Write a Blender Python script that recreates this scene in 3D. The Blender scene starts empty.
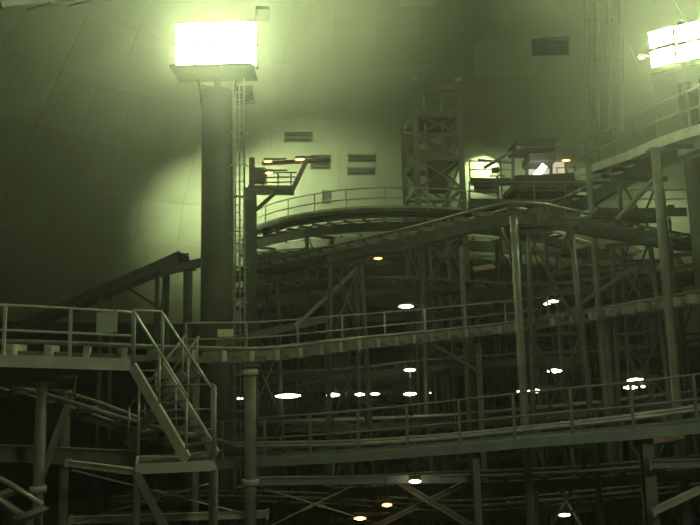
import bpy, bmesh, math, random
from mathutils import Vector, Matrix
random.seed(7)
V = Vector
sc = bpy.context.scene
COL = sc.collection

# ------------------------------------------------------------------ camera
CAM = V((0, 0, 9.0)); PITCH = math.radians(8.0); ROLL = math.radians(1.4); F = 700.0
fw = V((0, math.cos(PITCH), math.sin(PITCH)))
r0 = V((1, 0, 0)); u0 = V((0, -math.sin(PITCH), math.cos(PITCH)))
rt = math.cos(ROLL) * r0 - math.sin(ROLL) * u0
up = math.sin(ROLL) * r0 + math.cos(ROLL) * u0
cd = bpy.data.cameras.new('camera'); cam = bpy.data.objects.new('camera', cd); COL.objects.link(cam)
cd.sensor_width = 36.0; cd.lens = 36.0 * F / 700.0; cd.clip_end = 300; cd.clip_start = 0.1
M = Matrix((rt, up, -fw)).transposed().to_4x4(); M.translation = CAM; cam.matrix_world = M
sc.camera = cam

# ------------------------------------------------------------------ world, exposure (closed building: all light is from lamps)
w = bpy.data.worlds.new('world'); sc.world = w; w.use_nodes = True
w.node_tree.nodes['Background'].inputs[0].default_value = (0, 0, 0, 1)
HAZE = 0.0024            # thin haze in the whole hall, also standing in for lens glow round lamps
vsn = w.node_tree.nodes.new('ShaderNodeVolumeScatter')
vsn.inputs['Density'].default_value = HAZE; vsn.inputs['Color'].default_value = (.98, 1, .88, 1); vsn.inputs['Anisotropy'].default_value = .82
w.node_tree.links.new(vsn.outputs[0], w.node_tree.nodes['World Output'].inputs['Volume'])
vs = sc.view_settings
vs.view_transform = 'Standard'; vs.look = 'None'; vs.exposure = 0.0; vs.gamma = 1.0; vs.use_curve_mapping = False
FLOOD_E = 185.0          # radiance of the floodlight lenses
REAR_E = 75.0            # the mast behind the viewpoint
WASH_E = 60.0            # wall-wash flood lenses
WASH_W = 9000.0          # their beams
FLOOD_COL = (0.84, 1.0, 0.50)

# ------------------------------------------------------------------ helpers
def H(px, py, Y):
    """world point seen at photo position (px, py) that stands Y metres ahead"""
    d = fw + (px - 350) / F * rt - (py - 262.5) / F * up
    return CAM + d * (Y / d.y)

DC = V((2, 24))                      # dome centre
PROF = [(0, 33), (6, 33), (12, 31.2), (20, 26.8), (28, 19.5), (34, 11), (37, 3.6), (38, 0.02)]
def dome_r(z):
    for (z0, a), (z1, b) in zip(PROF, PROF[1:]):
        if z <= z1: return a + (b - a) * (z - z0) / (z1 - z0)
    return 0
def dome_hit(px, py, off=0.0):
    d = (fw + (px - 350) / F * rt - (py - 262.5) / F * up).normalized()
    t = 5.0
    while t < 120:
        p = CAM + d * t
        if (V((p.x, p.y)) - DC).length > dome_r(p.z) - off: break
        t += 0.05
    return p

MATS = {}
def mat(name, col, rough=0.7, metal=0.0, var=0.25, scale=3.0, bump=0.15, spots=None):
    m = bpy.data.materials.new(name); m.use_nodes = True; nt = m.node_tree; b = nt.nodes['Principled BSDF']
    tc = nt.nodes.new('ShaderNodeTexCoord'); n = nt.nodes.new('ShaderNodeTexNoise')
    n.inputs['Scale'].default_value = scale; n.inputs['Detail'].default_value = 5
    nt.links.new(tc.outputs['Object'], n.inputs['Vector'])
    rp = nt.nodes.new('ShaderNodeValToRGB')
    rp.color_ramp.elements[0].position = 0.3; rp.color_ramp.elements[1].position = 0.72
    rp.color_ramp.elements[0].color = (*[c * (1 - var) for c in col], 1)
    rp.color_ramp.elements[1].color = (*[min(1, c * (1 + var)) for c in col], 1)
    nt.links.new(n.outputs['Fac'], rp.inputs['Fac']); nt.links.new(rp.outputs['Color'], b.inputs['Base Color'])
    b.inputs['Roughness'].default_value = rough; b.inputs['Metallic'].default_value = metal
    if bump:
        bp = nt.nodes.new('ShaderNodeBump'); bp.inputs['Strength'].default_value = bump; bp.inputs['Distance'].default_value = 0.02
        n2 = nt.nodes.new('ShaderNodeTexNoise'); n2.inputs['Scale'].default_value = scale * 8
        nt.links.new(tc.outputs['Object'], n2.inputs['Vector'])
        nt.links.new(n2.outputs['Fac'], bp.inputs['Height']); nt.links.new(bp.outputs['Normal'], b.inputs['Normal'])
    MATS[name] = m; return m
def emis(name, col, s):
    m = bpy.data.materials.new(name); m.use_nodes = True; nt = m.node_tree; b = nt.nodes['Principled BSDF']
    b.inputs['Base Color'].default_value = (0.6, 0.6, 0.55, 1)
    b.inputs['Emission Color'].default_value = (*col, 1); b.inputs['Emission Strength'].default_value = s
    MATS[name] = m; return m

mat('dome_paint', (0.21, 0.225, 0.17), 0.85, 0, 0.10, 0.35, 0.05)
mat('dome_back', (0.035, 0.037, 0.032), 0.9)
mat('concrete', (0.06, 0.06, 0.055), 0.9, 0, 0.3, 0.5)
mat('steel_dark', (0.085, 0.088, 0.072), 0.6, 0.0, 0.3, 2.0)
mat('steel_grey', (0.17, 0.175, 0.145), 0.55, 0.0, 0.25, 2.0)
mat('steel_pale', (0.46, 0.465, 0.40), 0.5, 0.0, 0.2, 2.0)
mat('galvanised', (0.36, 0.37, 0.32), 0.38, 0.4, 0.2, 4.0)
mat('rail_steel', (0.24, 0.245, 0.21), 0.4, 0.5, 0.2, 4.0)
mat('column_paint', (0.10, 0.115, 0.09), 0.8, 0, 0.15, 1.0)
mat('tower_paint', (0.19, 0.20, 0.15), 0.6, 0, 0.2, 2.0)
mat('grating', (0.10, 0.105, 0.09), 0.7, 0.2, 0.3, 8.0)
mat('fascia_blue', (0.22, 0.24, 0.23), 0.55, 0, 0.15, 1.5)
mat('black', (0.03, 0.03, 0.03), 0.6)
mat('vent_dark', (0.045, 0.04, 0.035), 0.8)
mat('sign_grey', (0.40, 0.41, 0.37), 0.6, 0, 0.06)
mat('sign_cream', (0.78, 0.74, 0.52), 0.6, 0, 0.06)
mat('panel_pale', (0.25, 0.265, 0.205), 0.8, 0, 0.06, 0.5)
mat('pink_panel', (0.55, 0.36, 0.28), 0.7, 0, 0.15)
emis('flood_lens', FLOOD_COL, FLOOD_E)
emis('rear_lens', (.88, 1.0, .60), REAR_E)
emis('wash_lens', FLOOD_COL, WASH_E)
emis('warm_lens', (1.0, 0.84, 0.55), 18.0)
emis('warm_dim', (1.0, 0.80, 0.50), 9.0)
emis('orange_lens', (1.0, 0.36, 0.10), 10.0)
emis('window_glow', (1.0, 0.88, 0.62), 0.5)
emis('spot_white', (1.0, 0.98, 0.85), 14.0)

WO = {}      # world origin of every empty / mesh
def tag(o, label=None, cat=None, group=None, kind=None):
    if label: o['label'] = label
    if cat: o['category'] = cat
    if group: o['group'] = group
    if kind: o['kind'] = kind
    return o
def thing(name, base, label, cat, group=None, kind=None):
    o = bpy.data.objects.new(name, None); COL.objects.link(o); o.empty_display_size = 0.3
    o.location = base; WO[o.name] = V(base); return tag(o, label, cat, group, kind)
def place(o, parent, world):
    world = V(world); WO[o.name] = world
    if parent: o.parent = parent; o.location = world - WO[parent.name]
    else: o.location = world
class MB:
    def __init__(s): s.v = []; s.f = []; s.sm = False
    def add(s, vs_, fs):
        n = len(s.v); s.v += [V(p) for p in vs_]; s.f += [[i + n for i in f] for f in fs]; return s
    def box(s, c, sx, sy, sz, ax=(1, 0, 0), ay=(0, 1, 0), az=(0, 0, 1)):
        c = V(c); ax, ay, az = V(ax), V(ay), V(az)
        p = [c + ax * (i * sx / 2) + ay * (j * sy / 2) + az * (k * sz / 2) for i in (-1, 1) for j in (-1, 1) for k in (-1, 1)]
        return s.add(p, [(0, 1, 3, 2), (4, 6, 7, 5), (0, 4, 5, 1), (2, 3, 7, 6), (0, 2, 6, 4), (1, 5, 7, 3)])
    def bar(s, a, b, w_, h, upv=(0, 0, 1)):
        a, b = V(a), V(b); t = (b - a); L = t.length; t.normalize(); upv = V(upv)
        side = t.cross(upv)
        if side.length < 1e-3: side = t.cross(V((0, 1, 0)))
        side.normalize(); n = side.cross(t)
        return s.box((a + b) / 2, L, w_, h, t, side, n)
    def ibeam(s, a, b, w_, h, th=0.03, upv=(0, 0, 1)):
        a, b = V(a), V(b); t = (b - a).normalized(); upv = V(upv); side = t.cross(upv)
        if side.length < 1e-3: side = t.cross(V((0, 1, 0)))
        side.normalize(); n = side.cross(t)
        s.bar(a + n * (h / 2 - th / 2), b + n * (h / 2 - th / 2), w_, th, upv)
        s.bar(a - n * (h / 2 - th / 2), b - n * (h / 2 - th / 2), w_, th, upv)
        return s.bar(a, b, th, h - 2 * th, upv)
    def tube(s, path, r, n=8, closed=False):
        path = [V(p) for p in path]; base = len(s.v)
        for i, p in enumerate(path):
            t = (path[min(i + 1, len(path) - 1)] - path[max(i - 1, 0)]).normalized()
            a = t.cross(V((0, 0, 1)))
            if a.length < 1e-2: a = t.cross(V((0, 1, 0)))
            a.normalize(); b = a.cross(t)
            rr = r[i] if isinstance(r, (list, tuple)) else r
            s.v += [p + a * (rr * math.cos(2 * math.pi * k / n)) + b * (rr * math.sin(2 * math.pi * k / n)) for k in range(n)]
        for i in range(len(path) - 1):
            for k in range(n):
                s.f.append([base + i * n + k, base + i * n + (k + 1) % n, base + (i + 1) * n + (k + 1) % n, base + (i + 1) * n + k])
        s.f.append([base + k for k in range(n)][::-1]); s.f.append([base + (len(path) - 1) * n + k for k in range(n)])
        s.sm = True; return s
    def sweep(s, path, sides, w_, h, dz=0.0):
        """rectangular section swept along a path, side vectors given, top at dz"""
        base = len(s.v)
        for p, sd in zip(path, sides):
            for (i, k) in ((-1, 0), (1, 0), (1, -1), (-1, -1)):
                s.v.append(V(p) + sd * (i * w_ / 2) + V((0, 0, dz + k * h)))
        m = len(path)
        for i in range(m - 1):
            for k in range(4):
                a = base + i * 4 + k; b = base + i * 4 + (k + 1) % 4
                s.f.append([a, b, b + 4, a + 4])
        s.f.append([base + k for k in range(4)][::-1]); s.f.append([base + (m - 1) * 4 + k for k in range(4)])
        return s
    def mesh(s, name, m, origin):
        me = bpy.data.meshes.new(name); me.from_pydata([tuple(p - origin) for p in s.v], [], s.f)
        bm = bmesh.new(); bm.from_mesh(me); bmesh.ops.recalc_face_normals(bm, faces=bm.faces); bm.to_mesh(me); bm.free()
        if s.sm:
            for p in me.polygons: p.use_smooth = len(p.vertices) == 4
        me.materials.append(MATS[m]); return me
    def build(s, name, m, parent=None, label=None):
        lo = V([min(p[i] for p in s.v) for i in range(3)]); hi = V([max(p[i] for p in s.v) for i in range(3)])
        o_ = V(((lo.x + hi.x) / 2, (lo.y + hi.y) / 2, lo.z))
        o = bpy.data.objects.new(name, s.mesh(name, m, o_)); COL.objects.link(o); place(o, parent, o_)
        if label: o['label'] = label
        return o
MC = {}
def inst(name, key, maker, m, parent, pos, rot=None):
    """an alike piece: shares its mesh"""
    if key not in MC: MC[key] = maker().mesh(name, m, V((0, 0, 0)))
    o = bpy.data.objects.new(name, MC[key]); COL.objects.link(o); place(o, parent, pos)
    if rot is not None: o.rotation_mode = 'QUATERNION'; o.rotation_quaternion = rot
    return o
def spline(P, step=0.5):
    P = [V(p) for p in P]; Q = [2 * P[0] - P[1]] + P + [2 * P[-1] - P[-2]]; dense = []
    for i in range(1, len(Q) - 2):
        for k in range(40):
            t = k / 40; a, b, c, d = Q[i - 1], Q[i], Q[i + 1], Q[i + 2]
            dense.append(0.5 * ((2 * b) + (c - a) * t + (2 * a - 5 * b + 4 * c - d) * t * t + (3 * b - a - 3 * c + d) * t ** 3))
    dense.append(P[-1]); out = [dense[0]]; acc = 0
    for a, b in zip(dense, dense[1:]):
        L = (b - a).length
        while acc + L >= step:
            f = (step - acc) / L; a = a + (b - a) * f; out.append(a); L = (b - a).length; acc = 0
        acc += L
    return out
def frames(path):
    T, S = [], []
    for i in range(len(path)):
        t = (path[min(i + 1, len(path) - 1)] - path[max(i - 1, 0)]).normalized()
        s_ = V((t.y, -t.x, 0)).normalized(); T.append(t); S.append(s_)
    return T, S
def quat(t, s_):
    n = s_.cross(t).normalized()
    return Matrix((t, -s_, n)).transposed().to_quaternion()

# ------------------------------------------------------------------ the building
def build_shell():
    fl = MB(); n = 64
    fl.add([(DC.x, DC.y, 0)] + [(DC.x + 33.2 * math.cos(2 * math.pi * k / n), DC.y + 33.2 * math.sin(2 * math.pi * k / n), 0) for k in range(n)],
           [(0, k + 1, (k + 1) % n + 1) for k in range(n)])
    fl.add([(DC.x, DC.y, -0.3)] + [(DC.x + 33.2 * math.cos(2 * math.pi * k / n), DC.y + 33.2 * math.sin(2 * math.pi * k / n), -0.3) for k in range(n)],
           [(0, (k + 1) % n + 1, k + 1) for k in range(n)])
    tag(fl.build('floor', 'concrete'), 'dark concrete floor of the domed hall', 'floor', kind='structure')
    n = 96; fine = []
    for (z0, a), (z1, b) in zip(PROF, PROF[1:]):
        for k in range(3): fine.append((z0 + (z1 - z0) * k / 3, a + (b - a) * k / 3))
    fine.append(PROF[-1])
    def shell(name, prof, label, cat, m='dome_paint'):
        mb = MB()
        for off in (0.06, 0.4):
            base = len(mb.v)
            for z, r in prof:
                for k in range(n):
                    a = 2 * math.pi * k / n
                    mb.v.append(V((DC.x + (r + off) * math.cos(a), DC.y + (r + off) * math.sin(a), z + (off if z > 30 else 0))))
            for i in range(len(prof) - 1):
                for k in range(n):
                    q = [base + i * n + k, base + i * n + (k + 1) % n, base + (i + 1) * n + (k + 1) % n, base + (i + 1) * n + k]
                    mb.f.append(q)
        o = mb.build(name, m); tag(o, label, cat, kind='structure'); return o
    iw = [i for i, p in enumerate(fine) if p[0] <= 12.01]
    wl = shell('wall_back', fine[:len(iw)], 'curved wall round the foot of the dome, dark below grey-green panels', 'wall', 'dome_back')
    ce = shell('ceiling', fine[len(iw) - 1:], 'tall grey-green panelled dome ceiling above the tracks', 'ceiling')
    # cladding panels in view, each a piece of its own
    levels = [9.2, 12.0, 14.67, 17.33, 20.0, 22.67, 25.33, 28.0, 31.0, 34.0, 35.5]
    seg = 60; cnt = 0
    for li, (z0, z1) in enumerate(zip(levels, levels[1:])):
        key = None
        r_0, r_1 = dome_r(z0), dome_r(z1)
        sg = seg if z0 < 25 else (40 if z0 < 31 else 24)
        for k in range(sg):
            a0 = 2 * math.pi * k / sg; am = a0 + math.pi / sg
            c = V((DC.x + (r_0 + r_1) / 2 * math.cos(am), DC.y + (r_0 + r_1) / 2 * math.sin(am), (z0 + z1) / 2))
            d = c - CAM; depth = d.dot(fw)
            if depth < 5: continue
            x = 350 + F * d.dot(rt) / depth; y = 262.5 - F * d.dot(up) / depth
            if not (-70 < x < 770 and -90 < y < 330): continue
            def mk(r_0=r_0, r_1=r_1, z0=z0, z1=z1, sg=sg):
                mb = MB(); g = 0.009; ha = math.pi / sg
                rm = (r_0 + r_1) / 2; zm = (z0 + z1) / 2; ns = 3
                nr = V((z1 - z0, 0, r_0 - r_1)).normalized()
                for th in (0.0, -0.05):
                    for (r, z) in ((r_0, z0 + g), (r_1, z1 - g)):
                        for j in range(ns + 1):
                            a = -ha + 2 * ha * j / ns; a *= (1 - g / (ha * max(r, 1)))
                            rr = r + 0.055 + th
                            mb.v.append(V((rr * math.cos(a) - rm, rr * math.sin(a), z - zm)))
                m_ = ns + 1
                for b in (0, 2 * m_):
                    for j in range(ns): mb.f.append([b + j, b + j + 1, b + m_ + j + 1, b + m_ + j])
                for j in range(ns):
                    mb.f.append([j, j + 1, 2 * m_ + j + 1, 2 * m_ + j]); mb.f.append([m_ + j, m_ + j + 1, 3 * m_ + j + 1, 3 * m_ + j])
                mb.f.append([0, m_, 3 * m_, 2 * m_]); mb.f.append([ns, m_ + ns, 3 * m_ + ns, 2 * m_ + ns])
                return mb
            inst('panel', ('panel', li), mk, 'dome_paint', wl if z1 <= 12.01 else ce, c, Matrix.Rotation(am, 3, 'Z').to_quaternion()); cnt += 1
    print('panels', cnt)
    return wl, ce
WALL, CEIL = build_shell()

# ------------------------------------------------------------------ builders
def track(label, pts, group='coaster tracks', gauge=0.85, step=1.0, spine='steel_dark', sp_h=0.28, rail='rail_steel', name='coaster_track', tie='steel_dark', tie_h=.13):
    P = spline(pts, step); T, S = frames(P)
    base = min(P, key=lambda p: p.z)
    t = thing(name, base, label, 'track', group)
    for s_ in (-1, 1):
        MB().tube([p + sd * (s_ * gauge / 2) + V((0, 0, 0.10)) for p, sd in zip(P, S)], 0.055, 6).build('rail', rail, t)
    MB().sweep(P, S, 0.26, sp_h, -0.12).build('spine_beam', spine, t)
    for p, tt, sd in zip(P, T, S):
        inst('tie', ('tie', gauge, tie, tie_h), lambda: MB().box((0, 0, .035 - tie_h / 2), 0.14, gauge + 0.3, tie_h), tie, t, p, quat(tt, sd))
    return t, P, T, S
def walkway(label, pts, width=0.9, sides=(1,), post_step=1.35, rail_h=1.07, fh=0.26, group='catwalks', fascia='steel_grey', railm='galvanised', toe=True, name='catwalk', nrails=2):
    """pts run along the edge nearest the viewer (going towards +x); the deck lies behind it"""
    P = spline(pts, post_step / 3); T, S = frames(P)
    base = min(P, key=lambda p: p.z)
    t = thing(name, base, label, 'catwalk', group)
    mid = [p - sd * (width / 2) for p, sd in zip(P, S)]
    MB().sweep(mid, S, width - 0.08, 0.05, -0.02).build('deck', 'grating', t)
    MB().sweep(P, S, 0.06, fh, 0.02).build('edge_beam', fascia, t)
    far = [p - sd * width for p, sd in zip(P, S)]
    MB().sweep(far, S, 0.06, fh, 0.02).build('edge_beam', fascia, t)
    for i in range(2, len(P) - 1, 6):
        MB().bar(P[i] - V((0, 0, .15)), far[i] - V((0, 0, .15)), 0.08, 0.12).build('cross_member', 'steel_dark', t)
    for s_ in sides:
        L = P if s_ > 0 else far
        for i in range(0, len(L), 3):
            inst('post', ('post', rail_h, railm), lambda: MB().box((0, 0, rail_h / 2 - .05), 0.06, 0.06, rail_h + .1), railm, t, L[i])
        for k in range(nrails):
            zz = rail_h * (1 - k / nrails * (1.0 if nrails == 2 else .9))
            MB().tube([p + V((0, 0, zz)) for p in L], 0.032, 6).build('top_rail' if k == 0 else 'mid_rail', railm, t)
        if toe: MB().sweep(L, S, 0.015, 0.1, 0.14).build('toe_board', railm, t)
    return t, P, T, S
def post(label, px, py, Y, w_=0.2, m='steel_grey', group='support posts', collar=None, arms=(), round_=True, bot=0.0):
    p = H(px, py, Y); b = V((p.x, p.y, bot))
    t = thing('support_post', b, label, 'post', group)
    if round_: MB().tube([b, p], w_ / 2, 10).build('shaft', m, t)
    else: MB().ibeam(b, p, w_, w_, 0.025, (0, 1, 0)).build('shaft', m, t)
    MB().box(b + V((0, 0, .02)), w_ * 2.2, w_ * 2.2, .04).build('base_plate', 'steel_dark', t)
    MB().box(p + V((0, 0, .015)), w_ * 1.7, w_ * 1.7, .03).build('cap_plate', m, t)
    if collar:
        for cy in collar:
            q = H(px, cy, Y); c = V((p.x, p.y, q.z)); MB().tube([c - V((0, 0, .07)), c + V((0, 0, .07))], w_ * .75, 10).build('collar', 'steel_pale', t)
    for (x, y, yy, z0) in arms:
        q = H(x, y, yy); s0 = V((p.x, p.y, H(px, z0, Y).z))
        MB().bar(s0, q, 0.12, 0.12).build('brace', m, t)
    return t
def bent(label, P, S, i, spread=1.6, m='steel_dark', r=0.085, below=0.42, lev=3.4, group='trestles', bot=0.0, splay=0.5):
    i = int(i * (len(P) - 1)); p = P[i]; sd = S[i]; topz = p.z - below
    t = thing('trestle', V((p.x, p.y, bot)), label, 'trestle', group)
    A = []
    for s_ in (-1, 1):
        a = p + sd * (s_ * spread / 2); a.z = topz; b = p + sd * (s_ * (spread / 2 + splay)); b.z = bot
        A.append((a, b)); MB().tube([b, a], r, 8).build('leg', m, t)
        MB().box(b + V((0, 0, .02)), .4, .4, .04).build('base_plate', m, t)
    MB().bar(A[0][0] - sd * .25, A[1][0] + sd * .25, 0.16, 0.18).build('cap_beam', m, t)
    n = max(1, round((topz - bot) / lev))
    L = lambda k, f: A[k][1].lerp(A[k][0], f)
    for j in range(n):
        f0, f1 = j / n, (j + 1) / n
        MB().bar(L(0, f0), L(1, f1), 0.05, 0.07).build('brace', m, t)
        MB().bar(L(1, f0) + sd.cross(V((0, 0, 1))) * .06, L(0, f1) + sd.cross(V((0, 0, 1))) * .06, 0.05, 0.07).build('brace', m, t)
        if j: MB().bar(L(0, f0), L(1, f0), 0.07, 0.09).build('strut', m, t)
    return t
def girder(label, a, b, w_=0.16, h=0.22, m='steel_grey', name='girder', cat='beam', group='cross girders'):
    a, b = V(a), V(b)
    t = thing(name, a if a.z < b.z else b, label, cat, group)
    MB().ibeam(a, b, w_, h, 0.03).build('beam', m, t)
    for e, q in ((a, b), (b, a)):
        d = (q - e).normalized(); MB().bar(e - d * .01, e + d * .03, w_ * 1.5, h * 1.4).build('end_plate', m, t)
    return t

# ------------------------------------------------------------------ light masts
def flood(parent, pos, aim, wd=0.78, ht=0.62, lens='flood_lens', beam=None):
    aim = V(aim).normalized(); side = aim.cross(V((0, 0, 1))).normalized(); upv = side.cross(aim)
    mb = MB(); pos = V(pos)
    f = [pos + side * (i * wd / 2) + upv * (k * ht / 2) for i, k in ((-1, -1), (1, -1), (1, 1), (-1, 1))]
    bk = [pos - aim * .4 + side * (i * wd / 3.4) + upv * (k * ht / 3.4) for i, k in ((-1, -1), (1, -1), (1, 1), (-1, 1))]
    mb.add(f + bk, [(4, 5, 6, 7), (0, 1, 5, 4), (1, 2, 6, 5), (2, 3, 7, 6), (3, 0, 4, 7)])
    o = mb.build('floodlight', 'steel_dark', parent)
    l = MB().box(pos + aim * .005, wd * .95, .03, ht * .95, side, aim, upv).build('lens', lens, o)
    MB().box(pos + aim * .12 + upv * (ht / 2 + .015), wd, .3, .02, side, aim, upv).build('visor', 'steel_dark', o)
    y = MB()
    for s_ in (-1, 1): y.bar(pos - aim * .2 + side * (s_ * (wd / 2 + .03)), pos - aim * .2 + side * (s_ * (wd / 2 + .03)) - upv * (ht / 2 + .08), .04, .03, side)
    y.bar(pos - aim * .2 + side * (wd / 2 + .04) - upv * (ht / 2 + .08), pos - aim * .2 - side * (wd / 2 + .04) - upv * (ht / 2 + .08), .04, .03)
    y.build('yoke', 'steel_dark', o)
    if beam:
        ldt = bpy.data.lights.new('flood_beam', 'SPOT'); ldt.energy = WASH_W * beam[0]; ldt.color = FLOOD_COL; ldt.spot_size = math.radians(beam[1]); ldt.spot_blend = beam[2]
        ldt.shadow_soft_size = .25; lo = bpy.data.objects.new('flood_beam', ldt); COL.objects.link(lo)
        place(lo, o, pos + aim * .06); lo.rotation_mode = 'QUATERNION'; lo.rotation_quaternion = (-aim).to_track_quat('Z', 'Y')
    return o
def mast(label, px, Y, bank_y, yaw, rows, cols, rad, aim_down, wash, ladder_side=1, dxb=0.0, sp=.95, ht=.8, pos=None, lens='flood_lens'):
    c = V(pos) if pos else H(px, 300, Y); top = pos[2] if pos else H(px, bank_y, Y).z
    b = V((c.x, c.y, 0)); t = thing('light_mast', b, label, 'light mast', 'floodlight masts')
    MB().tube([b, b + V((0, 0, top - 1.9))], [rad, rad * .93], 20).build('column', 'column_paint', t)
    MB().tube([b + V((0, 0, top - 1.95)), b + V((0, 0, top + 1.0))], .14, 10).build('head_post', 'steel_dark', t)
    fx = V((math.cos(yaw), math.sin(yaw), 0)); fa = V((math.sin(yaw), -math.cos(yaw), 0))
    pw = cols * .86
    MB().box(b + fa * .55 + fx * dxb + V((0, 0, top - 1.3)), pw - .1, 1.7, .06, fx, fa).build('shade_platform', 'black', t)  # slab widened to shade the column and the haze below the bank
    for k in (-1, 1):
        MB().bar(b + V((0, 0, top - 3.0)) + fx * (k * rad * .8), b + V((0, 0, top - 1.2)) + fx * (k * (pw / 2 - .9) + dxb), .1, .1).build('platform_brace', 'steel_dark', t)
    for r in range(rows):
        z = top + (rows - 1) / 2 * sp - r * sp
        MB().bar(b + fx * (-pw / 2 + dxb) + V((0, 0, z - .42)), b + fx * (pw / 2 + dxb) + V((0, 0, z - .42)), .1, .1).build('crossbar', 'steel_dark', t)
        for k in range(cols):
            flood(t, b + fx * ((k - (cols - 1) / 2) * .86 + dxb) + fa * .35 + V((0, 0, z)), fa + V((0, 0, -aim_down)) + fx * ((k - (cols - 1) / 2) * .12), .8, ht, lens)
    for (ox, oz, ax, az, ay, *bm_) in wash:
        flood(t, b + fx * ox - fa * (rad + .5) + V((0, 0, oz)), V((ax, ay, az)), .6 if ox == 0 else .9, .5, 'wash_lens', bm_)
    # ladder with safety hoops and cable conduit runs beside the column
    lx = b + fx * (ladder_side * (rad + .24)); ld = MB()
    for k in (-1, 1): ld.bar(lx + fx * (k * .18) + V((0, 0, .2)), lx + fx * (k * .18) + V((0, 0, top - .6)), .05, .07, fa)
    for i in range(int((top - 1.2) / .32)): ld.bar(lx - fx * .18 + V((0, 0, .4 + i * .32)), lx + fx * .18 + V((0, 0, .4 + i * .32)), .03, .03)
    ld.build('ladder', 'galvanised', t)
    for i in range(int((top - 4) / 1.4)):
        hp = MB()
        z = 3 + i * 1.4; pts = [lx + fa * (.02 + .62 * math.sin(a)) + fx * (.36 * math.cos(a)) + V((0, 0, z)) for a in [math.pi * q / 8 for q in range(9)]]
        for p, q in zip(pts, pts[1:]): hp.bar(p, q, .02, .05)
        hp.build('safety_hoop', 'galvanised', t)
    for k in range(3):
        q = b + fx * (ladder_side * (rad + .05 + .2 * k)) + fa * (.4 if k == 0 else .05); MB().tube([q, q + V((0, 0, top - 1.6))], .03, 6).build('conduit', 'galvanised', t)
    q = b + fx * (ladder_side * (rad + .66)) - fa * .3
    MB().ibeam(q, q + V((0, 0, top - 6)), .42, .42, .04, (0, 1, 0)).build('side_post', 'steel_dark', t)
    for i in range(5):
        z = 3 + i * 3.2; MB().bar(b + fx * (ladder_side * rad * .8) + V((0, 0, z)), q + V((0, 0, z)), .08, .1).build('tie_bracket', 'steel_dark', t)
    return t
mast('tall light mast with a wide bank of floodlights, beside the curved upper catwalk', 217, 28, 49, 0.0, 2, 4, .68, .12,
     [(-.5, 20.6, -.5, .9, .6, .2, 80, .9), (.9, 20.6, .1, .95, .8, 1.7, 80, .9)])
mast('light mast with two slanting rows of floodlights at the photo edge', 707, 24, 47, math.radians(-28), 2, 4, .34, .12,
     [(-.5, 20.4, .1, .95, .6, 1.3, 70, 1.0), (.5, 20.4, .5, .6, .8, .3, 100, .9)], dxb=.62, sp=.74, ht=.5)
def wall_flood(label, px, py, Y, beams):
    p = H(px, py, Y); b = V((p.x, p.y, 0)); t = thing('wall_floodlight', b, label, 'floodlight', 'wall floodlights on poles')
    MB().tube([b, p], .09, 8).build('pole', 'steel_dark', t)
    MB().box(b + V((0, 0, .03)), .5, .5, .06).build('base_plate', 'steel_dark', t)
    MB().bar(p - V((.5, 0, 0)), p + V((.5, 0, 0)), .08, .08).build('crossarm', 'steel_dark', t)
    for k, (ax, az, pw, size, bl) in enumerate(beams):
        flood(t, p + V(((k - (len(beams) - 1) / 2) * .6, .45, .5)), V((ax, 1, az)), .5, .4, 'wash_lens', (pw, size, bl))
wall_flood('pole floodlight hidden behind the mast column, lighting the dome wall', 219, 222, 41.5, [(-.20, .22, .75, 108, 1.0), (.60, .42, 1.25, 82, 1.0)])
wall_flood('pole floodlight behind the machine cabin, throwing a round pool on the dome', 497, 176, 45, [(-.14, .26, .40, 62, .35)])
wall_flood('pole floodlight hidden behind the high walkway post, lighting the dome wall', 669, 215, 38.5, [(-.50, .22, .9, 52, 1.0), (.3, .06, .2, 60, 1.0)])
mast('light mast standing behind the viewpoint, out of the photo', 0, 0, 0, math.pi, 2, 2, .34, .3, [], pos=(5, -1.5, 16.5), lens='rear_lens')
# ------------------------------------------------------------------ near left catwalk
wL, PL, TL, SL = walkway('straight pale catwalk ending at the stair, with a grey board on its railing',
    [H(-197, 351.3, 14.9), H(-61, 354, 15.2), H(8, 355.5, 15.4), H(69, 357.5, 15.8), H(140, 360, 16.4)], width=1.0, sides=(1,), post_step=1.35, rail_h=1.1, fh=.27, fascia='steel_pale', railm='steel_pale', toe=False)
sg = thing('notice_board', H(107, 332, 16.08), 'blank grey board hung on the railing of the straight catwalk', 'sign')
a = H(107, 322.5, 16.0); MB().box(a, .47, .03, .46).build('board', 'sign_grey', sg)
for dx in (-.17, .17): MB().box(a + V((dx, .03, .25)), .03, .05, .05).build('clip', 'steel_dark', sg)

t1, P1, T1, S1 = track('long coaster track sweeping across the hall behind the straight catwalk',
    [H(-200, 341, 16.6), H(-70, 344, 16.9), H(60, 347, 17.3), H(160, 351, 18.2), H(260, 352, 20.0), H(350, 342, 22.5), H(440, 333, 25), H(520, 324, 26.5), H(610, 311, 25), H(700, 296, 21), H(770, 282, 18), H(880, 262, 15.5)],
    step=.82, sp_h=.16, tie='steel_pale', spine='steel_grey', tie_h=.27)
w1, PW1, _, SW1 = walkway('curved catwalk with railing running along the long coaster track, cream plate on it',
    [H(186, 356, 20.3), H(260, 353, 21.6), H(350, 343, 24), H(440, 333, 26.4), H(520, 324, 28), H(560, 318, 28.2)], width=.8, sides=(1,), post_step=1.9, rail_h=.95, fh=.12, fascia='steel_dark', toe=False)
sg = thing('notice_plate', H(225, 337, 20.6), 'small cream plate on the railing next to the light mast column', 'sign')
a = H(225.5, 333, 20.55); MB().box(a, .46, .02, .22).build('plate', 'sign_cream', sg)
for dx in (-.17, .17): MB().box(a + V((dx, .03, .09)), .03, .05, .05).build('clip', 'steel_dark', sg)

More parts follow.
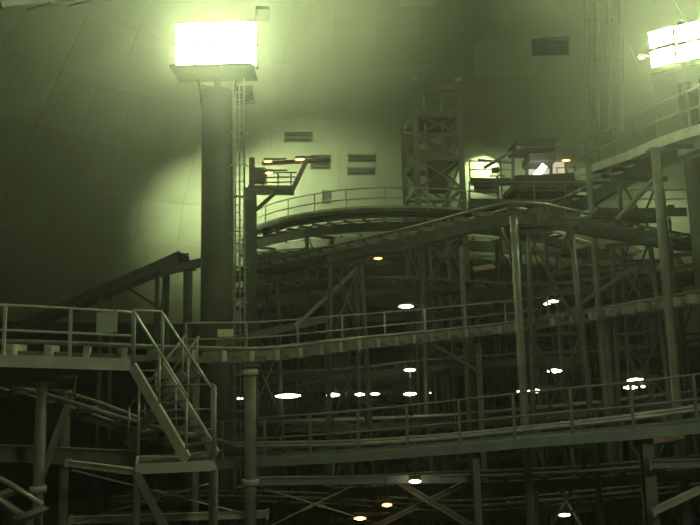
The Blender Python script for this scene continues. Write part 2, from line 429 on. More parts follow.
# ------------------------------------------------------------------ stairs and landing
def stair(label, top, d, width, rise, going, n, m='steel_pale', railm='galvanised', group='steel stairs', rail_h=1.1, left_rail=True):
    top = V(top); d = V(d).normalized(); wv = V((-d.y, d.x, 0))       # wv: towards the far side
    t = thing('stair', top + d * going / 2 - V((0, 0, rise)), label, 'stairs', group)
    bot = top + d * going - V((0, 0, rise))
    for k in (0, 1):
        a, b = top + wv * (k * width), bot + wv * (k * width)
        MB().bar(a, b, .06, .26).build('stringer', m, t)
        if k == 1 or left_rail:
            rl = MB(); rl.tube([a + V((0, 0, rail_h)) - d * .02, b + V((0, 0, rail_h))], .03, 6); rl.build('handrail', railm, t)
            for f in (0.02, .5, .98):
                q = a.lerp(b, f); MB().tube([q, q + V((0, 0, rail_h))], .028, 6).build('baluster', railm, t)
    for i in range(n):
        q = top + d * (going * (i + .5) / n) - V((0, 0, rise * (i + .5) / n)) + wv * (width / 2)
        MB().box(q, going / n * 1.1, width - .06, .035, d, wv).build('tread', 'grating', t)
    return t, bot
d1 = V((.80, -.60, 0))
top1 = H(133, 367, 16.1)
rise1 = top1.z - H(188, 460, 14.95).z
s1, bot1 = stair('pale steel stair going down from the end of the straight catwalk to the landing', top1, d1, .8, rise1, 1.9, 11, rail_h=1.28)
# upper gate bar joining the two handrails
land_z = top1.z - rise1
lz = V((0, 0, land_z))
ld = thing('stair_landing', V((bot1.x, bot1.y, land_z - .3)), 'small pale landing at the foot of the steel stair', 'platform')
def onz(px, Y, z): 
    p = H(px, 400, Y); return V((p.x, p.y, z))
A0, A1, B1, B0 = onz(138, 14.7, land_z), onz(215, 14.9, land_z), onz(212, 16.2, land_z), onz(139, 16.0, land_z)
md = MB(); md.add([A0 - V((0, 0, .04)), A1 - V((0, 0, .04)), B1 - V((0, 0, .04)), B0 - V((0, 0, .04)), A0 - V((0, 0, .09)), A1 - V((0, 0, .09)), B1 - V((0, 0, .09)), B0 - V((0, 0, .09))],
   [(0, 1, 2, 3), (7, 6, 5, 4), (0, 4, 5, 1), (1, 5, 6, 2), (2, 6, 7, 3), (3, 7, 4, 0)]); md.build('deck', 'grating', ld)
for a, b in ((A0, A1), (A1, B1), (B1, B0), (B0, A0)): MB().bar(a - V((0, 0, .12)), b - V((0, 0, .12)), .06, .2).build('edge_beam', 'steel_pale', ld)
for q in (A1, A1.lerp(B1, .5), B1, B1.lerp(B0, .5), B0): MB().tube([q - V((0, 0, .1)), q + V((0, 0, 1.5))], .03, 6).build('post', 'galvanised', ld)
for zz in (1.5, .95, .5): MB().tube([A1 + V((0, 0, zz)), B1 + V((0, 0, zz)), B0 + V((0, 0, zz))], .026, 6).build('guard_rail', 'galvanised', ld)
for q in (A0, A1, B1, B0): MB().tube([V((q.x, q.y, 0)), q - V((0, 0, .2))], .07, 8).build('leg', 'steel_dark', ld)
q0 = A0 - V((0, 0, .2)); q1 = V((A1.x, A1.y, land_z - 3.2)); MB().bar(q0, q1, .14, .14).build('knee_brace', 'steel_grey', ld)
# back flight, crossing the first
top2 = H(196, 384, 18.2); d2 = V((-.97, .2, 0))
s2, bot2 = stair('thin steel stair behind the landing, crossing the first stair the other way', H(198, 372, 18.0), V((-.96, .28, 0)), .7, 1.75, 1.55, 8, 'steel_grey', 'galvanised', rail_h=.9)
gb = thing('landing_gate', H(128, 312, 16.2), 'bar gate frame at the head of the steel stair', 'gate')
a = top1 + V((0, 0, 1.3)); b = top1 + V((-d1.y, d1.x, 0)) * .8 + V((0, 0, 1.3))
MB().tube([a, b], .03, 6).build('top_bar', 'galvanised', gb)
MB().tube([a - V((0, 0, .03)), a - V((0, 0, 1.28))], .03, 6).build('gate_post', 'galvanised', gb)
MB().tube([b - V((0, 0, .03)), b - V((0, 0, 1.28))], .03, 6).build('gate_post', 'galvanised', gb)

# ------------------------------------------------------------------ lower ramp walkway with track
w2, P2, T2, S2 = walkway('long lower ramp walkway with a blue-grey edge beam rising towards the right',
    [H(183, 463.5, 20.2), H(262, 459, 19.2), H(350, 454, 18.4), H(450, 446, 17.5), H(550, 437, 16.7), H(640, 430, 16.1), H(725, 421, 15.6), H(830, 409, 15.0)],
    width=1.0, sides=(1,), post_step=1.32, rail_h=1.07, fh=.22, fascia='fascia_blue', railm='steel_grey', toe=False)
t2, PT2, TT2, ST2 = track('coaster track running alongside the lower ramp walkway',
    [H(180, 449, 22.5), H(262, 448, 21.2), H(350, 446.5, 20.4), H(450, 440, 19.6), H(550, 430, 18.8), H(640, 420, 18.2), H(725, 408, 17.8), H(830, 393, 17.3)], rail='galvanised', sp_h=.25)

# ------------------------------------------------------------------ upper curved loop
wU, PU, TU, SU = walkway('curved upper catwalk with railing bowing out below the lattice tower',
    [H(246, 231, 44), H(275, 221, 41.5), H(310, 214, 39.2), H(350, 209.5, 37.4), H(400, 208, 36.4), H(450, 210, 36.4), H(500, 216, 37.6), H(545, 226, 40.5)],
    width=1.3, sides=(1,), post_step=2.3, rail_h=1.12, fh=.22, fascia='steel_dark', toe=True, railm='steel_pale')
t3, P3, T3, S3 = track('upper coaster track curling round under the curved upper catwalk',
    [H(238, 243, 46), H(290, 230, 42.5), H(350, 222, 39.5), H(410, 220, 38.5), H(470, 222, 38.5), H(530, 231, 41), H(590, 246, 46)], step=1.1, sp_h=.5)
for k, f in enumerate((.08, .3, .5, .7, .93)):
    bent('dark braced trestle under the upper curling track, number %s from the light mast' % ('one', 'two', 'three', 'four', 'five')[k], P3, S3, f, 2.2, below=.65, r=.12, lev=3.8)

# ------------------------------------------------------------------ hill track with its ridge over the tall post
tG, PG, TG, SG = track('thick dark track rising to a ridge at the tall post, then falling away',
    [H(225, 275, 33), H(300, 258, 29.5), H(360, 245, 26), H(430, 229, 23), H(480, 216, 20.8), H(513, 208.5, 19.8), H(548, 213, 21), H(600, 224, 23.5), H(660, 236, 26.5), H(730, 246, 29.5)],
    step=.95, sp_h=.34, gauge=.8, rail='steel_grey')
for k, f in enumerate((.12, .3, .62, .8, .95)):
    bent(('dark trestle where the ridge track starts by the mast', 'dark trestle halfway up the climb of the ridge track', 'dark trestle just past the crest of the ridge track', 'dark trestle on the falling side of the ridge track', 'dark trestle at the low far end of the ridge track')[k], PG, SG, f, 1.4, below=.48, r=.09)

# ------------------------------------------------------------------ right-hand high curve
wR, PR, TR, SR = walkway('high curved walkway climbing to the photo edge under the slanting floodlights',
    [H(575, 172, 30), H(592, 165, 27.5), H(625, 153, 24), H(660, 138, 21.5), H(700, 125, 19.5), H(765, 112, 17.2), H(850, 102, 15.4)],
    width=1.5, sides=(1,), post_step=1.7, rail_h=1.12, fh=.3, fascia='steel_pale', railm='steel_grey', toe=False)
tR, PRt, TRt, SRt = track('coaster track tucked behind the high curved walkway',
    [H(480, 207, 38), H(530, 209, 34.6), H(575, 199, 31.4), H(612, 178, 28.2), H(650, 155, 25), H(700, 135, 22.3), H(765, 118, 19.8), H(860, 104, 17.6)], sp_h=.55, step=1.0)
pr = H(655, 172, 19.9)
post('tall leaning-looking post carrying the high curved walkway, braced to one side', 655, 150, 20.6, .26, 'steel_grey', arms=[(613, 224, 24.5, 176)])
post('short-topped post below the far end of the high curved walkway', 588, 160, 26.2, .24, 'steel_grey')
bent('dark trestle below the high curved walkway track, near the post', PRt, SRt, .62, 1.6, below=.7)
bent('dark trestle below the far start of the high curve track, by the machine cabin', PRt, SRt, .2, 1.6, below=.7)

# ------------------------------------------------------------------ middle-level tracks
mids = [
 ('mid-level track crossing behind the tall post below the ridge', [H(232, 292, 40), H(330, 281, 36), H(430, 282, 32.5), H(540, 287, 30.5), H(630, 276, 28.5), H(735, 262, 27)]),
 ('dim far track weaving between the trestles above the long track', [H(240, 309, 44), H(330, 305, 41), H(430, 310, 37), H(520, 300, 36), H(610, 285, 37), H(700, 278, 40)]),
 ('dim far track banked behind the posts beneath the upper catwalk', [H(245, 256, 47), H(340, 250, 43), H(450, 260, 42), H(560, 268, 43), H(660, 262, 46)]),
 ('dark return track passing above the row of small lamps', [H(236, 374, 37), H(330, 372, 34), H(430, 362, 32), H(520, 356, 31), H(620, 352, 29), H(730, 338, 27)]),
 ('dark track at lamp height far behind the lower ramp walkway', [H(230, 424, 34), H(330, 422, 31), H(440, 418, 29), H(550, 409, 27.5), H(650, 399, 26.5), H(740, 388, 25.5)]),
 ('low dark track passing under the lower ramp walkway', [H(120, 498, 26), H(230, 497, 25), H(340, 500, 24), H(450, 507, 23.5), H(560, 500, 23), H(740, 480, 22)]),
 ('low track below the walkway beam beside the thick post', [H(330, 484, 22), H(430, 479, 21.5), H(520, 476, 21), H(620, 470, 20.5), H(740, 458, 20)]),
]
MID = [track(l, p, sp_h=.3, step=1.05) for l, p in mids]
ordn = ('first', 'second', 'third', 'fourth', 'fifth')
nick = ('mid-level crossing track', 'weaving far track', 'banked far track', 'return track over the small lamps', 'track at lamp height', None, None)
for (t, P, T, S), nk in zip(MID, nick):
    if not nk: continue
    for k, f in enumerate((.1, .32, .54, .76, .95)):
        bent('dark steel trestle under the %s, %s from the light mast' % (nk, ordn[k]), P, S, f, 1.5, below=.45, r=.075, lev=3.0, group='far trestles')

# spiralling tracks deep in the hall
def spiral(label, cx, Y, R0, z0, z1, turns, ph):
    c = H(cx, 300, Y); n = int(turns * 14); pts = []
    for k in range(n + 1):
        f = k / n; a = ph + turns * 2 * math.pi * f
        pts.append(V((c.x + R0 * math.cos(a), c.y + R0 * .8 * math.sin(a), z0 + (z1 - z0) * f)))
    return track(label, pts, sp_h=.3, step=1.2, rail='steel_grey')
SP = [spiral('spiralling track coiled in the trestles behind the ridge climb', 370, 42, 5.2, 5.5, 13.4, 1.9, .6),
      spiral('spiralling track coiled in the trestles beyond the machine cabin', 575, 42, 5.8, 6.0, 14.2, 1.9, 2.2),
      spiral('flat spiralling track coiled behind the row of small lamps', 460, 45, 8.0, 3.0, 10.0, 1.4, 4.0)]
for (t, P, T, S), nk in zip(SP, ('spiral behind the ridge climb', 'spiral beyond the machine cabin', 'flat spiral behind the lamp row')):
    for k, f in enumerate((.62, .72, .82, .92, .99)):
        bent('dark trestle carrying the %s, %s from its low end' % (nk, ordn[k]), P, S, f, 1.4, below=.45, r=.08, lev=2.6, group='far trestles')

BK = [track(l, p, sp_h=.75, step=1.3) for l, p in (
 ('deep-beamed dark track at the very back, right under the upper catwalk', [H(250, 246, 48.5), H(350, 236, 48), H(450, 238, 48), H(550, 244, 46.5), H(640, 250, 43.5)]),
 ('deep-beamed dark track at the very back, level with the lone orange lamp', [H(246, 272, 49), H(350, 266, 49), H(450, 262, 48.5), H(550, 268, 47), H(650, 272, 43.5)]),
 ('deep-beamed dark track at the very back, above the bright middle lamp', [H(246, 290, 49), H(350, 296, 49), H(450, 288, 48.5), H(550, 290, 47), H(650, 296, 43.5)]))]
for (t, P, T, S), nk in zip(BK[:1], ('deep-beamed back track',)):
    for k, f in enumerate((.06, .28, .5, .72, .94)):
        bent('dark wide trestle under the %s, %s from the light mast' % (nk, ordn[k]), P, S, f, 2.0, below=.9, r=.13, lev=3.0, group='far trestles', splay=.2)

# left, under the straight catwalk
tl1 = track('track with pale rails dropping below the straight catwalk towards the stair', [H(-30, 376, 19.5), H(40, 393, 18.8), H(100, 411, 18.4), H(158, 431, 18.4), H(235, 450, 20.5)], rail='galvanised', sp_h=.2)
tl2 = track('low track in the bottom corner below the straight catwalk', [H(-30, 476, 15.5), H(18, 504, 15.5), H(50, 533, 15.2)], rail='galvanised', sp_h=.2, step=.8)
girder('broad dark girder directly beneath the straight catwalk', H(-40, 377, 16.6), H(75, 384, 17.2), .16, .3, 'steel_grey')
girder('dark girder linking the two posts below the straight catwalk', H(-20, 452, 18.6), H(135, 459, 18.4), .18, .42, 'steel_grey')
girder('thin girder meeting the landing from the posts below the catwalk', H(68, 463, 17.2), H(138, 472, 15.9), .12, .14, 'steel_pale')
girder('long low girder near the photo foot between the mast and the knee brace', H(70, 520, 19), H(268, 514, 18.6), .14, .18, 'steel_pale')
girder('level girder under the lower ramp walkway beside the thick post', H(256, 481, 18.4), H(474, 478, 18.4), .16, .2, 'fascia_blue')
girder('level girder joining the thick post to the photo edge under the ramp', H(648, 464, 16), H(720, 462, 16), .16, .18, 'fascia_blue')
girder('diagonal brace running up from the thick post to the photo edge', H(652, 512, 16), H(725, 478, 16), .12, .14, 'steel_pale')
girder('diagonal brace falling to the right beneath the ramp walkway', H(395, 480, 18.6), H(478, 530, 18.4), .14, .14, 'steel_grey')
girder('diagonal brace rising to the right beneath the ramp walkway', H(372, 528, 19), H(472, 480, 19), .12, .12, 'steel_grey')
girder('slim diagonal brace by the post under the straight catwalk', H(40, 480, 17), H(72, 395, 18.6), .14, .14, 'steel_grey')
girder('slanted pale brace in the trestles between the mast and the ridge track', H(296, 326, 28), H(380, 247, 27), .12, .14, 'steel_pale')
girder('slanted dark girder below the slanted pale brace by the mast', H(214, 344, 25), H(330, 318, 30), .18, .26, 'steel_grey')
girder('slanted brace from the tall post up towards the ridge', H(497, 222, 20.4), H(514, 256, 19.9), .12, .12, 'steel_grey')
girder('long brace between the tall post and the high walkway post', H(560, 318, 24), H(632, 268, 24), .1, .12, 'steel_grey')
girder('slanted brace right of the lamps below the long track', H(430, 342, 25), H(476, 370, 26), .1, .12, 'steel_grey')

for l, a, b in (('thin tie rod falling from the jointed post towards the thick round post', H(72, 470, 18), H(246, 514, 18.6)),
                ('thin tie rod rising from the foot of the mast towards the landing', H(75, 522, 18.3), H(214, 482, 17.4)),
                ('thin tie rod falling away from the thick round post under the ramp', H(256, 486, 18.5), H(380, 524, 19.6)),
                ('thin tie rod crossing the falling one under the ramp near the post', H(262, 530, 19.0), H(352, 486, 18.9))):
    t = thing('tie_rod', a if a.z < b.z else b, l, 'rod', 'thin tie rods'); d = (b - a).normalized(); m_ = a.lerp(b, .5)
    MB().tube([a, b], .022, 6).build('rod', 'steel_pale', t)
    MB().tube([m_ - d * .15, m_ + d * .15], .045, 6).build('turnbuckle', 'steel_pale', t)

# posts
post('thick round post below the long track in front of the ramp walkway', 250, 366, 18.2, .29, 'steel_grey', collar=[482, 372])
post('round post with a pale joint under the straight catwalk', 42, 384, 16.6, .25, 'steel_grey', collar=[489])
post('round post behind the jointed one below the straight catwalk', 67, 377, 18.8, .24, 'steel_grey')
post('tall post under the ridge of the thick dark track', 513, 214, 19.7, .23, 'steel_grey', arms=[(520, 322, 25.9, 330)])
post('slender post under the middle of the lower ramp walkway', 475, 451, 17.7, .17, 'steel_grey', round_=False)
post('thick square post under the upper end of the lower ramp walkway', 645, 437, 16.45, .26, 'steel_grey', round_=False)
post('hidden-footed post under the far bend of the long track', 461, 246, 28, .2, 'steel_grey')
post('dim post behind the ridge track climb', 421, 250, 30, .2, 'steel_dark')
post('dim post beneath the long track near the paired lamps', 606, 322, 26.4, .26, 'steel_grey')
post('dim post between the long track and the row of lamps', 478, 344, 27.5, .24, 'steel_grey')
post('dim post behind the slanted pale brace', 356, 268, 33, .2, 'steel_dark')
post('post carrying the long track next to the stair', 196, 358, 19.6, .2, 'steel_grey')

# ------------------------------------------------------------------ lattice lift tower
def tower():
    c = H(438.5, 300, 40.5); zt = H(437, 92, 40.5).z; hw = 1.3
    t = thing('lift_tower', V((c.x, c.y, 0)), 'square lattice steel tower rising above the curved upper catwalk', 'tower')
    yaw = math.radians(6); ax = V((math.cos(yaw), math.sin(yaw), 0)); ay = V((-math.sin(yaw), math.cos(yaw), 0))
    b = V((c.x, c.y, 0))
    C = lambda i, j, z: b + ax * (i * hw) + ay * (j * hw * 1.25) - ax * (.12 if j > 0 else 0) + V((0, 0, z))
    for i in (-1, 1):
        for j in (-1, 1):
            zz = zt if j < 0 else zt - 1.7
            MB().ibeam(C(i, j, 0), C(i, j, zz), .3, .3, .05, (0, 1, 0)).build('corner_post', 'tower_paint', t)
            MB().box(C(i, j, zz + .1), .34, .34, .2, ax, ay).build('post_cap', 'galvanised', t)
    lv = [zt - .35, zt - 1.95, zt - 3.2, zt - 4.6, zt - 6.4, zt - 9, zt - 12, zt - 15]
    for k, z in enumerate(lv):
        h = .34 if k in (0, 1, 3) else .16
        for (p, q) in (((-1, -1), (1, -1)), ((1, -1), (1, 1)), ((1, 1), (-1, 1)), ((-1, 1), (-1, -1))):
            if k == 0 and (p[1] > 0 or q[1] > 0): continue
            MB().bar(C(*p, z), C(*q, z), .12, h).build('horizontal_beam', 'tower_paint', t)
    for k in range(len(lv) - 1):
        for (p, q) in (((-1, -1), (1, -1)), ((1, 1), (-1, 1)), ((-1, 1), (-1, -1)), ((1, -1), (1, 1))):
            if k == 0 and (p[1] > 0 or q[1] > 0): continue
            MB().bar(C(*p, lv[k]), C(*q, lv[k + 1]), .08, .12).build('brace', 'tower_paint', t)
            MB().bar(C(*q, lv[k]) + ay * .1, C(*p, lv[k + 1]) + ay * .1, .08, .12).build('brace', 'tower_paint', t)
    MB().box(C(0, 0, lv[1] - .1), 2 * hw, 2.2 * hw, .06, ax, ay).build('platform', 'grating', t)
    MB().box(C(.1, -.3, lv[4] + 1.1), 1.0, .8, 2.0, ax, ay).build('counterweight', 'column_paint', t)
    for i in (-.35, .45): MB().bar(C(i, -.2, 2), C(i, -.2, zt - .4), .1, .1, ay).build('guide_rail', 'galvanised', t)
tower()

# ------------------------------------------------------------------ inclined lift conveyor on the left
def conveyor():
    a, b = H(20, 330, 33), H(184, 259, 29.5)
    t = thing('lift_conveyor', V((b.x, b.y, 0)), 'dark inclined lift girder rising to a cut end in front of the dome wall', 'girder')
    MB().bar(a, b, .7, .34).build('box_girder', 'steel_dark', t)
    n = V((0, 0, .26)); sd = (b - a).cross(V((0, 0, 1))).normalized()
    for s_ in (-.3, .3): MB().bar(a + n + sd * s_, b + n + sd * s_, .08, .1).build('edge_rail', 'steel_dark', t)
    MB().bar(b - (b - a).normalized() * .3, b, .85, .55).build('end_plate', 'steel_dark', t)
    for f in (.55, .88):
        q = a.lerp(b, f)
        for s_ in (-.35, .35): MB().tube([V((q.x + sd.x * s_, q.y + sd.y * s_, 0)), q + sd * s_ - V((0, 0, .15))], .1, 8).build('leg', 'steel_dark', t)
        MB().bar(q + sd * -.35 - V((0, 0, .5)), q + sd * .35 - V((0, 0, 2.6)), .07, .09).build('brace', 'steel_dark', t)
        if f > .8: MB().bar(q - V((0, 0, 1.8)), q + (b - a).normalized() * -2.0 - V((0, 0, .1)), .1, .12).build('knee_brace', 'steel_dark', t)
conveyor()
girder('dark level girder at the head of the inclined lift girder by the mast', H(160, 272, 29.2), H(204, 262, 28.9), .3, .34, 'steel_dark')
post('dark post under the head of the inclined lift girder', 166, 272, 30.4, .3, 'steel_dark')
post('second dark post between the lift girder head and the mast', 188, 270, 30.0, .4, 'steel_dark')

# ------------------------------------------------------------------ service balcony by the mast
def balcony():
    o = H(274, 190, 28.40)
    t = thing('service_balcony', o - V((0, 0, .4)), 'small service balcony with railing and sloping strut beside the light mast', 'balcony')
    a, b = H(250, 190, 28.40), H(293, 190.5, 28.40)
    MB().bar(a, b, 1.1, .15).build('deck', 'steel_dark', t)
    for y in (173, 177.5, 182.5, 187): MB().tube([H(262, y, 27.84), H(297 - (y - 173) * .3, y - .5, 27.84)], .03, 6).build('guard_rail', 'steel_dark', t)
    for x in (263, 278, 291): MB().tube([H(x, 190, 27.84), H(x, 173, 27.84)], .03, 6).build('post', 'steel_dark', t)
    MB().bar(H(292, 191, 27.98), H(306, 162, 27.98), .08, .18).build('sloping_strut', 'steel_dark', t)
    MB().bar(H(262, 163.5, 28.12), H(330, 160, 28.12), .2, .13).build('canopy_beam', 'steel_dark', t)
    MB().bar(H(255, 176, 28.12), H(266, 176, 28.12), .5, .6).build('control_box', 'steel_dark', t)
    MB().box(H(257, 172, 27.77), .25, .02, .2).build('box_door', 'steel_dark', t)
    MB().bar(H(252, 250, 28.33), H(252, 158, 28.33), .22, .22).build('back_post', 'steel_dark', t)
    MB().bar(H(254, 212, 28.19), H(276, 192, 28.19), .12, .14).build('knee_brace', 'steel_dark', t)
balcony()

# ------------------------------------------------------------------ machine cabin at the top of the lift
def cabin():
    Y = 36; b = H(540, 196, Y); s = Y / 700
    t = thing('machine_cabin', b, 'dark lift machine cabin with lit window opening and flat roof on a platform', 'cabin')
    MB().bar(H(508, 192, Y), H(578, 190, Y), 3.0, .3).build('platform', 'steel_dark', t)
    MB().bar(H(514, 184, Y - .8), H(572, 182, Y - .8), 1.2, .62).build('machine_housing', 'black', t)
    MB().bar(H(528, 170, Y + 1), H(564, 169, Y + 1), .1, .75).build('back_panel', 'window_glow', t)
    MB().bar(H(526, 161.5, Y), H(552, 161, Y), 1.6, .42).build('lintel', 'steel_dark', t)
    MB().bar(H(512, 149, Y), H(552, 148, Y), 2.0, .42).build('roof', 'steel_dark', t)
    MB().bar(H(515, 143, Y + .2), H(526, 142.5, Y + .2), .5, .25).build('vent_cap', 'steel_grey', t)
    for x in (513, 527, 551): MB().bar(H(x, 190, Y + .6), H(x, 150, Y + .6), .14, .14).build('corner_post', 'steel_dark', t)
    for y in (168, 174, 180): MB().tube([H(556, y, Y - .3), H(580, y - 1, Y - .3)], .03, 6).build('guard_rail', 'steel_grey', t)
    for x in (557, 568, 579): MB().tube([H(x, 190, Y - .3), H(x, 167, Y - .3)], .03, 6).build('post', 'steel_grey', t)
    MB().bar(H(478, 160, Y), H(512, 163, Y), .1, .1).build('tie_bar', 'steel_dark', t)
    MB().bar(H(484, 168, Y), H(522, 146, Y), .12, .16).build('sloping_brace', 'steel_grey', t)
    for x in (516, 570):
        p = H(x, 192, Y); MB().tube([V((p.x, p.y, 0)), p], .12, 8).build('leg', 'steel_dark', t)
cabin()
for (x0, x1, y, Y, lab) in ((470, 520, 178, 35.2, 'dark service deck between the lattice tower and the machine cabin'),
                            (598, 690, 208, 33, 'dark service deck behind the braced post under the high walkway'),
                            (470, 600, 199, 34.5, 'dark service deck below the machine cabin')):
    walkway(lab, [H(x0, y, Y), H((x0 + x1) / 2, y + .5, Y - .3), H(x1, y, Y)], width=1.6, sides=(1,), post_step=1.6, rail_h=.9, fh=.42, fascia='steel_dark', railm='steel_grey', toe=False, name='service_deck', group='service decks')
for k, (px, py, Y, l) in enumerate(((484, 268, 30, 'pinkish loose panel fixed among the trestles behind the ridge climb'), (628, 252, 27.2, 'pinkish panel fixed on the falling side of the ridge track'), (482, 203, 35.6, 'pinkish panel under the service deck beside the lattice tower'), (662, 437.5, 17.2, 'pale flat panel beside the thick square post'))):
    t = thing('cover_panel', H(px, py + 4, Y), l, 'panel', 'loose cover panels'); a = H(px, py, Y)
    MB().bar(a - V((.45, 0, .04)), a + V((.45, 0, .08)), .5, .05, (0, -.5, 1)).build('sheet', 'pink_panel', t)
    MB().bar(a - V((.35, -.05, .15)), a + V((.35, .05, -.12)), .04, .05).build('bracket', 'steel_dark', t)

# ------------------------------------------------------------------ dome fittings
def on_dome(px, py, w_, h, name, label, cat, body, slats=True, group=None, proud=.06):
    p = dome_hit(px, py, 0.0); rad = V((p.x - DC.x, p.y - DC.y, 0)).normalized()
    z = p.z; sl = (dome_r(z + .5) - dome_r(z - .5)); upv = (rad * sl + V((0, 0, 1))).normalized()
    side = V((-rad.y, rad.x, 0)); nrm = side.cross(upv).normalized()
    if nrm.dot(rad) > 0: nrm = -nrm
    # fitted level as seen in the hall, not along the course of the panels
    k = lambda v: (V((v.dot(rt), v.dot(up))) - V(((p - CAM).dot(rt), (p - CAM).dot(up))) * (v.dot(fw) / (p - CAM).dot(fw)))
    a_, b_ = k(side), k(upv); an = -math.atan2(a_.y, b_.y) * .9
    side, upv = side * math.cos(an) + upv * math.sin(an), upv * math.cos(an) - side * math.sin(an)
    t = thing(name, p + nrm * proud, label, cat, group)
    c = p + nrm * (proud / 2)
    MB().box(c, w_, h, proud, side, upv, nrm).build('backing', body, t)
    if slats:
        fr = MB()
        for k in (-1, 1):
            MB().box(c + upv * (k * h / 2) + nrm * .03, w_ + .1, .08, proud + .06, side, upv, nrm).build('frame', 'steel_dark', t)
            MB().box(c + side * (k * w_ / 2) + nrm * .03, .08, h + .1, proud + .06, side, upv, nrm).build('frame', 'steel_dark', t)
        n = max(2, int(h / .22))
        for k in range(n): MB().box(c + upv * (-h / 2 + (k + .5) * h / n) + nrm * (proud / 2 + .03), w_, .1, .02, side, (upv + nrm * .7).normalized(), (nrm - upv * .7).normalized()).build('slat', 'vent_dark', t)
    return t
on_dome(551, 45, 2.1, 1.0, 'dome_vent', 'dark louvred vent beside the pale patch high on the dome', 'vent', 'vent_dark', group='dome vents', proud=.3)
on_dome(320, 162, 1.3, 1.0, 'dome_vent', 'dark louvred vent right of the service balcony', 'vent', 'vent_dark', group='dome vents')
on_dome(362, 158, 1.9, .5, 'dome_vent', 'upper of the two slot vents left of the lattice tower', 'vent', 'vent_dark', group='dome vents')
on_dome(361, 171, 1.9, .5, 'dome_vent', 'lower of the two slot vents left of the lattice tower', 'vent', 'vent_dark', group='dome vents')
on_dome(298, 137, 1.8, .6, 'dome_vent', 'faint slot vent above the service balcony', 'vent', 'steel_dark', group='dome vents')
on_dome(326, 197, .5, 1.0, 'dome_vent', 'small upright vent behind the curved railing', 'vent', 'steel_dark', group='dome vents')
on_dome(506, 56, 4.0, 2.6, 'patch_panel', 'pale square patch on the dome next to the high vent', 'panel', 'panel_pale', False, proud=.2)
on_dome(418, 0, 2.2, .7, 'patch_panel', 'small pale patch at the top edge of the dome above the tower', 'panel', 'panel_pale', False, proud=.08)
on_dome(262, 12, .8, .8, 'junction_box', 'dark box on the dome above the floodlight bank', 'box', 'steel_dark', False, proud=.4)

def glare_streaks():  # pale tubes added in place of glare streaks beside the slanting floodlights
    for k, x in enumerate((586, 597, 609, 621)):
        a = dome_hit(x, 2, .15); b = H(x, 2, a.y - .0)
        q = dome_hit(x + 1, 130, .15)
        t = thing('glare_streak', q, ('pale glare streak built as a tube down the dome, farthest from the slanting floodlights', 'pale glare streak built as a tube, second along the dome from the high vent', 'pale glare streak built as a tube, third along the dome from the high vent', 'pale glare streak built as a tube on the dome, closest to the slanting floodlights')[k], 'streak', 'glare streaks on the dome')
        MB().tube([dome_hit(x + (y - 2) / 128, y, .15) for y in range(-30, 131, 8)], .12, 6).build('streak', 'panel_pale', t)
        for y in (20, 60, 100): MB().box(dome_hit(x + .5, y, .1), .3, .1, .12).build('streak_clamp', 'steel_dark', t)
glare_streaks()
def duct():
    a, b = H(-60, 2, 22), H(120, -11, 30)
    t = thing('overhead_duct', b, 'dark overhead duct crossing the top corner of the dome', 'duct')
    MB().bar(a, b, 1.2, .8).build('duct_body', 'black', t)
    for f in (.2, .45, .7): q = a.lerp(b, f); d = (b - a).normalized(); MB().bar(q - d * .04, q + d * .04, 1.3, .9).build('flange', 'black', t)
    for f in (.1, .9):
        q = a.lerp(b, f); MB().tube([q, q + V((0, 0, 6))], .04, 6).build('hanger', 'black', t)
duct()

# ------------------------------------------------------------------ small lamps
bpy.context.view_layer.update(); DG = bpy.context.evaluated_depsgraph_get()
def lamp(label, px, py, Y, wpx, lens, cat='lamp', group='small work lamps'):
    p = H(px, py, Y); L = wpx * Y / 700; hgt = max(.09, min(.17, L * .26))
    t = thing('hanging_lamp', p - V((0, 0, hgt / 2)), label, cat, group)
    n = 10; mb = MB()
    mb.tube([p + V((L * (-.5 + k / n), 0, 0)) for k in range(n + 1)], [max(.02, hgt / 2 * math.sin(math.pi * (k + .5) / (n + 1.0)) ** .8) for k in range(n + 1)], 8).build('lens', lens, t)
    MB().box(p + V((0, .0, hgt / 2 + .05)), L * 1.05, hgt * 1.5, .08).build('housing', 'steel_dark', t)
    ok, loc, nrm, idx, ob, mt = sc.ray_cast(DG, p + V((0, 0, hgt / 2 + .15)), V((0, 0, 1)), distance=14)
    if not ok or loc.z - p.z > 4.0: 
        ok, loc, nrm, idx, ob, mt = sc.ray_cast(DG, p - V((0, 0, hgt / 2 + .05)), V((0, 0, -1)), distance=14)
        if ok and p.z - loc.z < 2.0: MB().tube([p - V((0, 0, hgt / 2 - .02)), loc], .02, 6).build('stand', 'steel_dark', t)
        else: MB().bar(p + V((0, 0, hgt / 2 + .05)), p + V((.75, 0, hgt / 2 + .05)), .06, .06).build('bracket_arm', 'steel_dark', t)
        return
    h = loc.z - p.z
    MB().tube([p + V((0, 0, hgt / 2 + .08)), p + V((0, 0, h))], .015, 6).build('hanger', 'steel_dark', t)
W, D, O = 'warm_lens', 'warm_dim', 'orange_lens'
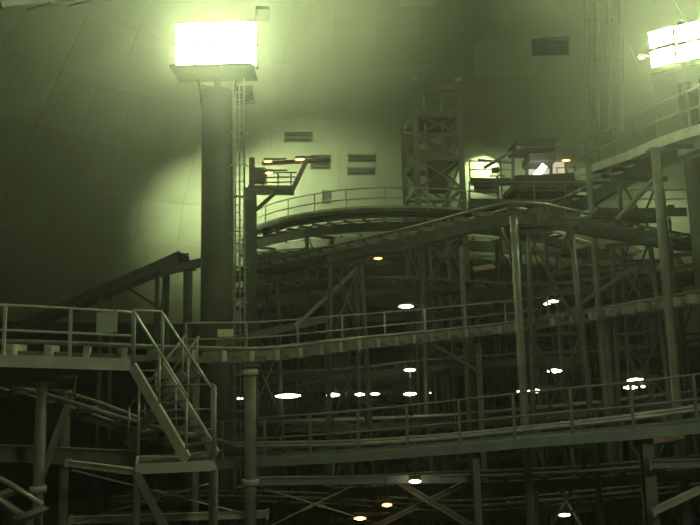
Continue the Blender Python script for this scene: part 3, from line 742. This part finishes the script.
for a in [
 ('longest warm lamp in the row, beside the thick round post', 288, 396, 29.5, 25, W), ('tiny lamp at the end of the row nearest the mast', 240, 398.5, 29.5, 6, D),
 ('short bright lamp, second in the row after the longest one', 333, 395, 29.5, 13, W), ('small bright lamp, left one of the close pair in the row', 359.5, 394.5, 29.3, 10, W),
 ('small bright lamp, right one of the close pair in the row', 375, 394, 29.3, 9, W), ('bright lamp in the row, below another lamp', 410, 394, 29, 12, W),
 ('tiny lamp at the far end of the row', 428, 393, 33, 6, D), ('slim lamp hanging above the row', 410, 370, 29, 11, W),
 ('bright lamp hanging above the middle of the long track', 406, 306.5, 29, 14, W), ('bright upper one of the lamps behind the tall post near the long track', 553, 301.5, 28.4, 10, W),
 ('small lower lamp touching the bright one by the long track', 547, 304, 28.6, 6, W), ('bright lamp between the tall post and the paired lamps', 554.5, 371, 24, 14, W),
 ('slim lamp just below the long one beside the tall post', 535, 391, 24, 14, W), ('upper lamp of the pair by the dim post, above the ramp', 636, 380.5, 22, 17, W),
 ('lower lamp of the pair by the dim post, above the ramp', 630.5, 387.5, 22, 13, W), ('small white lamp beneath the ramp walkway braces', 415, 481.5, 17.9, 11, W),
 ('small white lamp at the photo foot beneath the ramp', 564.5, 515, 20.5, 10, W),
 ('dim lamp right beside the lower lamp of the pair', 643, 386.5, 25, 4, D), ('dim lamp hanging from the ramp near the tall post', 519, 391.5, 28, 4, D),
]: lamp(*a)
for a in [
 ('small orange lamp on the balcony end nearest the mast', 268, 161.5, 27.75, 8, O), ('small orange lamp on the canopy beam of the balcony', 300, 159.5, 27.75, 9, O),
 ('dim orange lamp on the balcony control box', 269, 173, 27.6, 7, O),
 ('small orange lamp alone among the trestles below the ridge climb', 378, 258.5, 29, 8, O), ('small orange lamp over the machine cabin railing', 566, 160.5, 35.5, 8, O),
 ('small orange lamp up by the slanting floodlights', 641.5, 58, 24, 6, O), ('upper orange lamp at the foot of the braces under the ramp', 387, 505, 18.2, 9, O),
 ('lower orange lamp at the photo foot under the ramp', 360, 518.5, 18.2, 11, O),
]: lamp(*a, group='small orange lamps')
t = thing('work_spotlight', H(541, 178, 35), 'bright white work light standing inside the machine cabin', 'lamp')
MB().bar(H(536, 176, 35), H(544, 166, 35), .3, .3).build('lens', 'spot_white', t)
MB().bar(H(534, 177.5, 35.2), H(550, 177.5, 35.2), .4, .08).build('stand', 'steel_dark', t)
